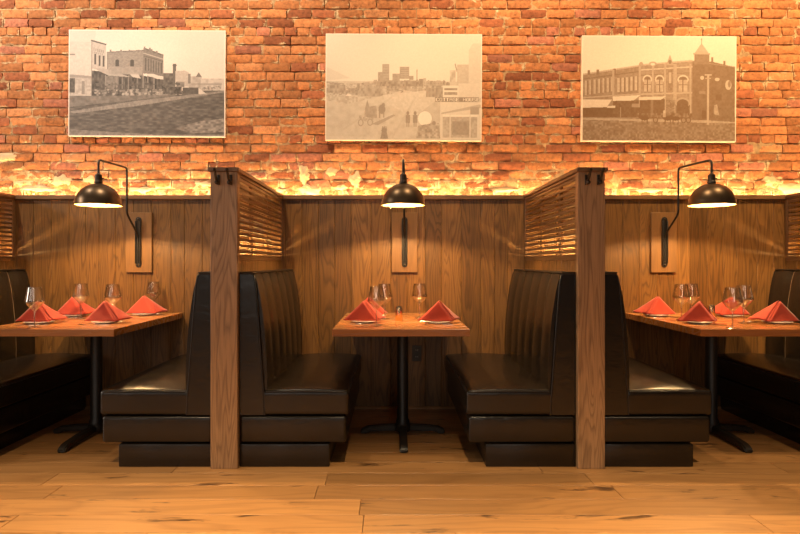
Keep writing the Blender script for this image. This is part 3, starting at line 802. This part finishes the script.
def pic_street():
    p = Paint(35, 705, 40, 500, .90, 3)
    p.a -= .07 * (p.noise(5, 4) - .4)
    p.a *= 1 - .05 * (p.X < 150)
    p.poly([(35, 318), (560, 300), (705, 294), (705, 500), (35, 500)], .36, .10, (40, 70))
    p.poly([(35, 395), (300, 350), (705, 300), (705, 306), (330, 368), (60, 402)], .62, .08, al=.75)
    p.poly([(35, 325), (400, 312), (600, 300), (300, 345), (35, 375)], .50, .10, (60, 40), al=.7)
    p.poly([(490, 462), (600, 432), (705, 420), (705, 478), (560, 485)], .62, .25, (60, 60), al=.6)
    p.poly([(35, 470), (200, 480), (420, 492), (705, 490), (705, 500), (35, 500)], .58, .1, al=.7)
    p.rect(35, 92, 132, 325, .82, .03); p.poly([(132, 86), (195, 104), (195, 216), (132, 208)], .74, .03)
    p.line(130, 86, 196, 104, 6, .28); p.rect(35, 145, 62, 150, .55); p.rect(132, 86, 135, 325, .5)
    for k in range(6): p.rect(141 + k * 8, 118 + k * 2.2, 145 + k * 8, 130 + k * 2.2, .58)
    for k in range(5): p.rect(145 + k * 8, 135 + k * 2, 149 + k * 8, 142 + k * 2, .6)
    for x, y in ((145, 144), (163, 150), (180, 153)): p.rect(x, y, x + 8, y + 46, .28)
    p.rect(35, 250, 132, 322, .72, .08); p.rect(36, 250, 62, 312, .30, .1); p.rect(92, 262, 104, 318, .55)
    p.poly([(35, 233), (132, 240), (132, 250), (35, 247)], .60)
    p.poly([(197, 137), (355, 128), (355, 245), (197, 222)], .56, .05, (120, 120))
    p.line(197, 137, 355, 128, 4, .4)
    for x in (210, 255, 290, 330): p.rect(x, 126, x + 7, 136, .5)
    for x in (235, 298): p.rect(x, 174, x + 16, 198, .25); p.ell(x + 8, 174, 8, 6, .25)
    p.poly([(355, 120), (440, 150), (440, 240), (355, 228)], .48, .04)
    p.line(355, 118, 440, 149, 6, .35); p.line(355, 140, 440, 166, 4, .72); p.line(355, 152, 440, 176, 3, .34)
    for k in range(7):
        x = 363 + k * 11; p.rect(x, 160 + k * 3.5, x + 4, 215 + k * 2, .30)
    for x, y in ((356, 112), (378, 116), (386, 122), (408, 130), (430, 143)): p.rect(x, y, x + 7, y + 14, .5)
    p.poly([(135, 216), (470, 250), (520, 268), (520, 318), (135, 325)], .27, .16, (90, 30))
    p.rect(190, 240, 250, 305, .45, .08)
    for x in (192, 240, 262, 290, 326, 352, 372, 398): p.rect(x, 236, x + 4, 312, .55)
    p.poly([(135, 203), (200, 210), (300, 244), (205, 238)], .68, .03); p.poly([(292, 228), (330, 228), (345, 250), (310, 244)], .78)
    p.poly([(362, 228), (400, 230), (475, 258), (410, 250)], .84)
    p.rect(205, 200, 350, 232, .62, .05, al=.8)
    p.skyline(560, 704, 296, 34, .68, .1); p.skyline(600, 704, 300, 20, .74, .1)
    p.poly([(140, 300), (520, 292), (520, 318), (140, 328)], .42, .28, (70, 20))
    p.rect(440, 226, 492, 300, .34, .12, (80, 50)); p.rect(480, 186, 494, 280, .38); p.ell(488, 192, 9, 7, .35)
    p.poly([(492, 216), (530, 214), (548, 222), (548, 284), (492, 284)], .74, .04); p.rect(496, 262, 530, 286, .5, .1)
    p.rect(548, 238, 604, 290, .70, .08, (60, 40)); p.poly([(578, 242), (591, 221), (605, 242)], .45)
    p.rect(600, 248, 700, 300, .76, .08, (60, 40)); p.rect(560, 268, 690, 276, .58, al=.7); p.rect(545, 228, 556, 270, .5)
    p.rect(522, 288, 590, 316, .33, .06); p.poly([(590, 288), (624, 314), (590, 316)], .82)
    p.rect(440, 285, 520, 315, .28, .2, (100, 40))
    p.specks(140, 520, 270, 318, 120, .34, (3, 8)); p.specks(150, 440, 296, 318, 40, .66, (3, 7)); p.specks(600, 690, 282, 300, 24, .5, (2, 5))
    p.a += .05 * (p.noise(200, 140) - .5); return p.a
def pic_square():
    p = Paint(45, 712, 60, 515, .87, 5)
    p.a -= .04 * (p.noise(4, 3) - .5)
    p.rect(45, 262, 712, 515, .72, .05, (40, 30)); p.poly([(45, 200), (150, 250), (45, 262)], .80)
    p.poly([(45, 265), (160, 275), (300, 258), (540, 262), (540, 325), (380, 300), (280, 325), (180, 322), (45, 315)], .56, .22, (80, 40))
    p.skyline(50, 300, 292, 26, .58); p.skyline(250, 560, 280, 34, .58); p.skyline(45, 200, 312, 20, .52); p.skyline(440, 560, 322, 26, .5)
    p.specks(50, 330, 290, 326, 90, .5); p.specks(300, 545, 268, 300, 90, .52, (1.5, 4)); p.specks(470, 545, 290, 335, 50, .46); p.specks(120, 180, 318, 340, 14, .84, (3, 8)); p.specks(360, 376, 300, 312, 5, .42)
    p.poly([(45, 320), (200, 330), (280, 326), (140, 360), (45, 345)], .66, .1)
    p.poly([(290, 322), (480, 300), (520, 340), (420, 420), (300, 350)], .77, .04); p.line(120, 470, 330, 330, 8, .66, .5); p.line(330, 505, 430, 330, 8, .67, .5)
    for r in ((287, 190, 317, 262), (362, 200, 401, 252), (268, 224, 287, 265), (330, 230, 362, 262), (432, 212, 438, 256), (401, 240, 420, 256)): p.rect(*r, .52, .06)
    for k in range(5): p.rect(290, 196 + k * 12, 314, 199 + k * 12, .62); p.rect(366, 206 + k * 9, 398, 209 + k * 9, .62)
    p.rect(270, 262, 460, 284, .46, .16, (120, 50)); p.rect(55, 278, 130, 312, .48, .16, (90, 40)); p.rect(190, 290, 280, 328, .5, .16, (90, 40)); p.rect(475, 290, 545, 330, .5, .16, (90, 40))
    p.rect(575, 215, 600, 262, .7, .1); p.line(597, 186, 606, 220, 5, .5)
    p.rect(606, 190, 655, 282, .70, .03); p.poly([(655, 130), (672, 100), (712, 100), (712, 330), (655, 330)], .80, .02)
    p.rect(545, 280, 612, 332, .87); p.rect(552, 290, 608, 300, .48, .1); p.rect(552, 308, 608, 320, .5, .1)
    p.rect(612, 270, 712, 332, .82, .02)
    p.rect(535, 350, 712, 508, .84, .02); p.poly([(540, 396), (700, 360), (712, 360), (712, 374), (540, 402)], .66)
    p.rect(544, 414, 692, 502, .64, .08); p.rect(586, 432, 658, 490, .50, .06); p.rect(664, 372, 700, 402, .55); p.rect(544, 404, 700, 412, .92)
    for x in (540, 575, 660, 694): p.rect(x, 404, x + 5, 508, .84)
    p.rect(513, 330, 701, 349, .36, .03); p.text('COTTAGE HOUSE', 517, 332, 704, 347, 1.0)
    p.poly([(240, 446), (335, 404), (345, 408), (270, 450)], .52, al=.9)
    p.rect(190, 408, 250, 440, .62, .16, (110, 80)); p.ell(196, 440, 12, 15, .5); p.ell(196, 440, 8, 11, .72); p.ell(236, 438, 12, 15, .5); p.ell(236, 438, 8, 11, .7)
    p.poly([(212, 405), (216, 372), (224, 342), (232, 372), (262, 366), (266, 420), (225, 418)], .52, .08)
    p.ell(286, 382, 15, 20, .42); p.ell(292, 364, 7, 9, .42); p.rect(274, 392, 279, 420, .45); p.rect(292, 395, 297, 418, .45)
    for x in (397, 428): p.ell(x, 398, 6, 8, .40); p.rect(x - 9, 405, x + 9, 440, .44, .05); p.rect(x - 6, 440, x - 1, 456, .5); p.rect(x + 2, 440, x + 6, 456, .5)
    p.ell(470, 421, 29, 31, .94); p.poly([(432, 505), (440, 452), (505, 440), (528, 440), (536, 505)], .56, .2, (90, 60)); p.ell(508, 440, 8, 9, .45)
    p.poly([(280, 508), (288, 470), (296, 452), (306, 470), (313, 508)], .42, .05); p.line(290, 455, 286, 475, 4, .4); p.line(303, 455, 307, 472, 4, .4)
    p.rect(50, 498, 270, 515, .78, .05, al=.6)
    p.a += .045 * (p.noise(200, 140) - .5); return p.a
def pic_corner():
    p = Paint(28, 660, 65, 500, .90, 8)
    p.a -= .05 * (p.noise(4, 3) - .5)
    p.rect(28, 398, 660, 500, .42, .12, (90, 60)); p.poly([(28, 404), (660, 414), (660, 424), (300, 418), (28, 412)], .62, .06)
    p.poly([(28, 226), (265, 188), (265, 402), (28, 402)], .46, .06)
    p.poly([(265, 186), (480, 168), (480, 405), (265, 402)], .50, .05)
    p.poly([(480, 168), (560, 170), (655, 192), (655, 418), (480, 408)], .34, .05)
    p.line(28, 226, 265, 188, 6, .66); p.line(28, 246, 265, 212, 4, .32); p.line(265, 186, 480, 166, 6, .68); p.line(265, 206, 480, 192, 5, .72); p.line(480, 168, 655, 192, 4, .5)
    p.line(28, 322, 265, 304, 5, .62); p.line(265, 306, 480, 298, 6, .66); p.line(265, 228, 480, 216, 3, .36)
    for x in (56, 92, 162): p.rect(x - 5, 208 - (x - 56) * .07, x + 5, 226, .34)
    for k in range(7):
        x = 40 + k * 18; y = 252 - k * 2.6; p.rect(x, y, x + 8, y + 58, .66, .05); p.rect(x + 9, y, x + 12, y + 58, .30)
    for k in range(5):
        x = 172 + k * 18; y = 240 - k * 2; p.rect(x, y, x + 10, y + 58, .68, .05); p.rect(x + 11, y, x + 14, y + 58, .30)
    for x in (265, 318, 368, 406, 412, 472): p.rect(x - 4, 180, x + 4, 402, .62, .04)
    p.rect(152, 206, 160, 322, .6)
    for x, w in ((282, 28), (332, 28), (424, 36)):
        p.ell(x + w / 2, 244, w / 2 + 5, 18, .78); p.ell(x + w / 2, 246, w / 2, 14, .34); p.rect(x, 246, x + w, 294, .66, .06); p.rect(x + w / 2 - 2, 240, x + w / 2 + 2, 294, .30); p.rect(x, 264, x + w, 268, .34)
    p.rect(380, 205, 398, 290, .42, .08); p.rect(384, 215, 394, 260, .66)
    p.poly([(372, 186), (388, 142), (404, 186)], .60); p.ell(388, 172, 6, 8, .36); p.ell(318, 180, 16, 9, .6); p.ell(318, 182, 9, 5, .85); p.ell(270, 182, 8, 9, .58)
    p.rect(487, 140, 549, 182, .42, .04); p.rect(484, 136, 552, 142, .55); p.poly([(487, 138), (510, 104), (517, 96), (524, 104), (549, 138)], .66, .02); p.line(517, 74, 517, 100, 4, .5); p.ell(517, 80, 3, 3, .5)
    p.rect(556, 152, 566, 174, .36); p.rect(606, 166, 616, 186, .36)
    p.rect(28, 360, 265, 402, .20, .05); p.rect(265, 326, 368, 400, .24, .05); p.rect(155, 330, 262, 400, .24, .08); p.rect(412, 330, 470, 396, .30, .12)
    p.ell(441, 340, 30, 22, .60); p.ell(441, 344, 24, 18, .26); p.rect(418, 344, 464, 396, .26, .06); p.rect(374, 330, 408, 400, .42, .12, (120, 90))
    p.rect(185, 360, 189, 402, .55); p.rect(232, 345, 262, 360, .5); p.rect(310, 330, 320, 398, .4)
    p.poly([(28, 329), (152, 328), (130, 360), (28, 363)], .82, .02); p.poly([(155, 316), (268, 309), (240, 332), (155, 334)], .82, .02); p.poly([(262, 318), (372, 314), (352, 328), (262, 330)], .80); p.poly([(135, 355), (165, 354), (165, 362), (130, 363)], .8)
    p.rect(252, 384, 480, 404, .34, .16, (120, 50))
    for x in (285, 380, 412): p.ell(x, 405, 18, 9, .20); p.rect(x - 12, 408, x - 8, 428, .24); p.rect(x + 9, 408, x + 13, 428, .24); p.ell(x - 18, 398, 7, 8, .22)
    for x in (330, 445, 465): p.ell(x, 412, 11, 12, .24); p.ell(x, 412, 7, 8, .5)
    p.ell(366, 378, 5, 7, .7); p.rect(360, 384, 372, 400, .6)
    p.rect(540, 222, 550, 430, .66, .03); p.rect(530, 222, 560, 228, .66); p.rect(533, 236, 557, 241, .62)
    p.ell(520, 237, 8, 8, .72); p.ell(582, 243, 10, 7, .72); p.ell(628, 266, 13, 20, .70); p.ell(632, 262, 6, 14, .45); p.rect(508, 292, 535, 304, .48); p.poly([(570, 350), (582, 346), (592, 392), (568, 386)], .58, .1)
    p.rect(575, 305, 600, 330, .26); p.rect(520, 372, 538, 404, .24)
    p.a += .05 * (p.noise(200, 140) - .5); return p.a

def canvas(x0, x1, z0, z1, img, dark, light, label, tilt=0.0):
    w, h = x1 - x0, z1 - z0; d = 0.032
    xs, zs = np.meshgrid(np.linspace(-w / 2, w / 2, GW), np.linspace(h, 0, GH))
    V = np.stack([xs.ravel(), np.full(xs.size, -d), zs.ravel()], 1)
    t = np.clip(img, 0, 1)[:, :, None] ** 2.2
    c = np.array(dark) * (1 - t) + np.array(light) * t
    m = 3 # plain pale margin where the print stops short of the edge
    pale = np.array(light) * 0.97
    c[:m, :] = pale; c[-m:, :] = pale; c[:, :m] = pale; c[:, -m:] = pale
    C = np.concatenate([c.reshape(-1, 3), np.ones((c.shape[0] * c.shape[1], 1))], 1)
    idx = np.arange(GW * GH).reshape(GH, GW)
    F = np.stack([idx[1:, :-1], idx[1:, 1:], idx[:-1, 1:], idx[:-1, :-1]], -1).reshape(-1, 4).tolist()
    b0 = len(V)
    corners = [(-w / 2, h), (w / 2, h), (w / 2, 0), (-w / 2, 0)]
    ext = [(x, -d, z) for x, z in corners] + [(x, 0, z) for x, z in corners]
    V = np.concatenate([V, np.array(ext)]); C = np.concatenate([C, np.tile([*pale, 1], (8, 1))])
    for k in range(4):
        k2 = (k + 1) % 4; F.append([b0 + k, b0 + 4 + k, b0 + 4 + k2, b0 + k2])
    F.append([b0 + 4, b0 + 7, b0 + 6, b0 + 5])
    me = bpy.data.meshes.new('canvas_print'); me.from_pydata(V.tolist(), [], F); me.update()
    at = me.attributes.new('col', 'FLOAT_COLOR', 'POINT'); at.data.foreach_set('color', C.astype(np.float32).ravel())
    me.materials.append(M['print'])
    o = bpy.data.objects.new('canvas_print', me); COL.objects.link(o)
    o.location = ((x0 + x1) / 2, BY - 0.012, z0); o.rotation_euler = (0, tilt, 0)
    tag(o, label, 'picture', 'old town photographs on the brick wall')
CD = 595.0 / (BY - 0.044 + 4.653)            # pixels per metre at the canvas face
def cx(px): return (px - 392.5) / CD
def cz(py): return 1.148 + (262 - py) / CD
canvas(cx(68.2), cx(225), cz(136.5), cz(30.0), pic_street(), (0.045, 0.036, 0.032), (0.78, 0.64, 0.56), 'old photograph of a street of wooden shop fronts, hanging above the left lamp', 0.006)
canvas(cx(325.2), cx(481.6), cz(140.5), cz(33.8), pic_square(), (0.21, 0.14, 0.09), (0.78, 0.64, 0.50), 'old photograph of a wide town square with wagons, above the middle lamp', 0.005)
canvas(cx(581.6), cx(735.9), cz(141.5), cz(35.8), pic_corner(), (0.155, 0.072, 0.024), (0.80, 0.63, 0.48), 'old photograph of a brick corner building with turret, above the right lamp', 0.006)

# ------------------------------------------------------------------ light
def area(name, loc, target, sx, sy, power, col, spread=180):
    l = bpy.data.lights.new(name, 'AREA'); l.shape = 'RECTANGLE'; l.size = sx; l.size_y = sy; l.energy = power; l.color = col; l.spread = math.radians(spread)
    o = bpy.data.objects.new(name, l); COL.objects.link(o); o.location = loc
    o.rotation_euler = (Vector(target) - Vector(loc)).to_track_quat('-Z', 'Y').to_euler(); return o
def spot(name, loc, target, power, col, ang, blend=0.6, size=.05):
    l = bpy.data.lights.new(name, 'SPOT'); l.energy = power; l.color = col; l.spot_size = math.radians(ang); l.spot_blend = blend; l.shadow_soft_size = size
    o = bpy.data.objects.new(name, l); COL.objects.link(o); o.location = loc
    o.rotation_euler = (Vector(target) - Vector(loc)).to_track_quat('-Z', 'Y').to_euler(); return o
# cove glow (the strip's throw up the bricks)
area('cove_light', (0.05, 0.062, 1.606), (0.05, 0.068, 2.0), 9.8, 0.03, 50.0, (1.0, 0.69, 0.34))
# daylight from the shop windows behind and to the left
for wx in (-5.2, -2.2, 0.8): area('window_light', (wx, -8.5, 2.2), (wx * .4, 0, 0.9), 0.5, 2.7, 22.0, (1.0, 0.90, 0.78))
area('side_window_light', (-7.2, -2.6, 3.35), (-1.5, 0, 1.2), 0.45, 0.5, 110.0, (1.0, 0.86, 0.70))
area('side_shop_window_light', (-7.6, -3.7, 1.5), (1.0, -1.6, 0.9), 1.3, 2.0, 75.0, (1.0, 0.92, 0.82))
# ceiling track spots
WARM = (1.0, 0.70, 0.38)
for i, x in enumerate((-3.4, -1.3, 0.9, 3.0)):
    spot('track_spot', (x, -1.35, 4.35), (x + .15, 0.1, 2.55), (400, 375, 400, 520)[i], ((1.0, .85, .67), (1.0, .79, .54), (1.0, .72, .42), (1.0, .69, .36))[i], 88, .9)
for i, x in enumerate((-1.9, 0.2, 2.3)):
    spot('track_downlight', (x, -3.35, 3.9), (x, -2.95, 0), 660, (1.0, .74, .43), 62, .9)
spot("track_spot", (4.2, -0.9, 3.1), (3.35, 0.1, 2.45), 75, (1.0, .68, .30), 60, .9)

w = bpy.data.worlds.new('room_ambience'); SC.world = w; w.use_nodes = True
w.node_tree.nodes['Background'].inputs[0].default_value = (1.0, 0.78, 0.55, 1); w.node_tree.nodes['Background'].inputs[1].default_value = 0.05

# ------------------------------------------------------------------ camera
cam = bpy.data.cameras.new('camera'); co = bpy.data.objects.new('camera', cam); COL.objects.link(co)
co.location = CAM; co.rotation_euler = (PI / 2, 0, 0); cam.sensor_width = 36; cam.lens = 595 * 36 / 800
cam.shift_x = 7.5 / 800; cam.shift_y = -5 / 800; cam.clip_start = .05
SC.camera = co
vs = SC.view_settings; vs.view_transform = 'Standard'; vs.look = 'None'; vs.exposure = 0.0; vs.gamma = 1.0; vs.use_curve_mapping = False
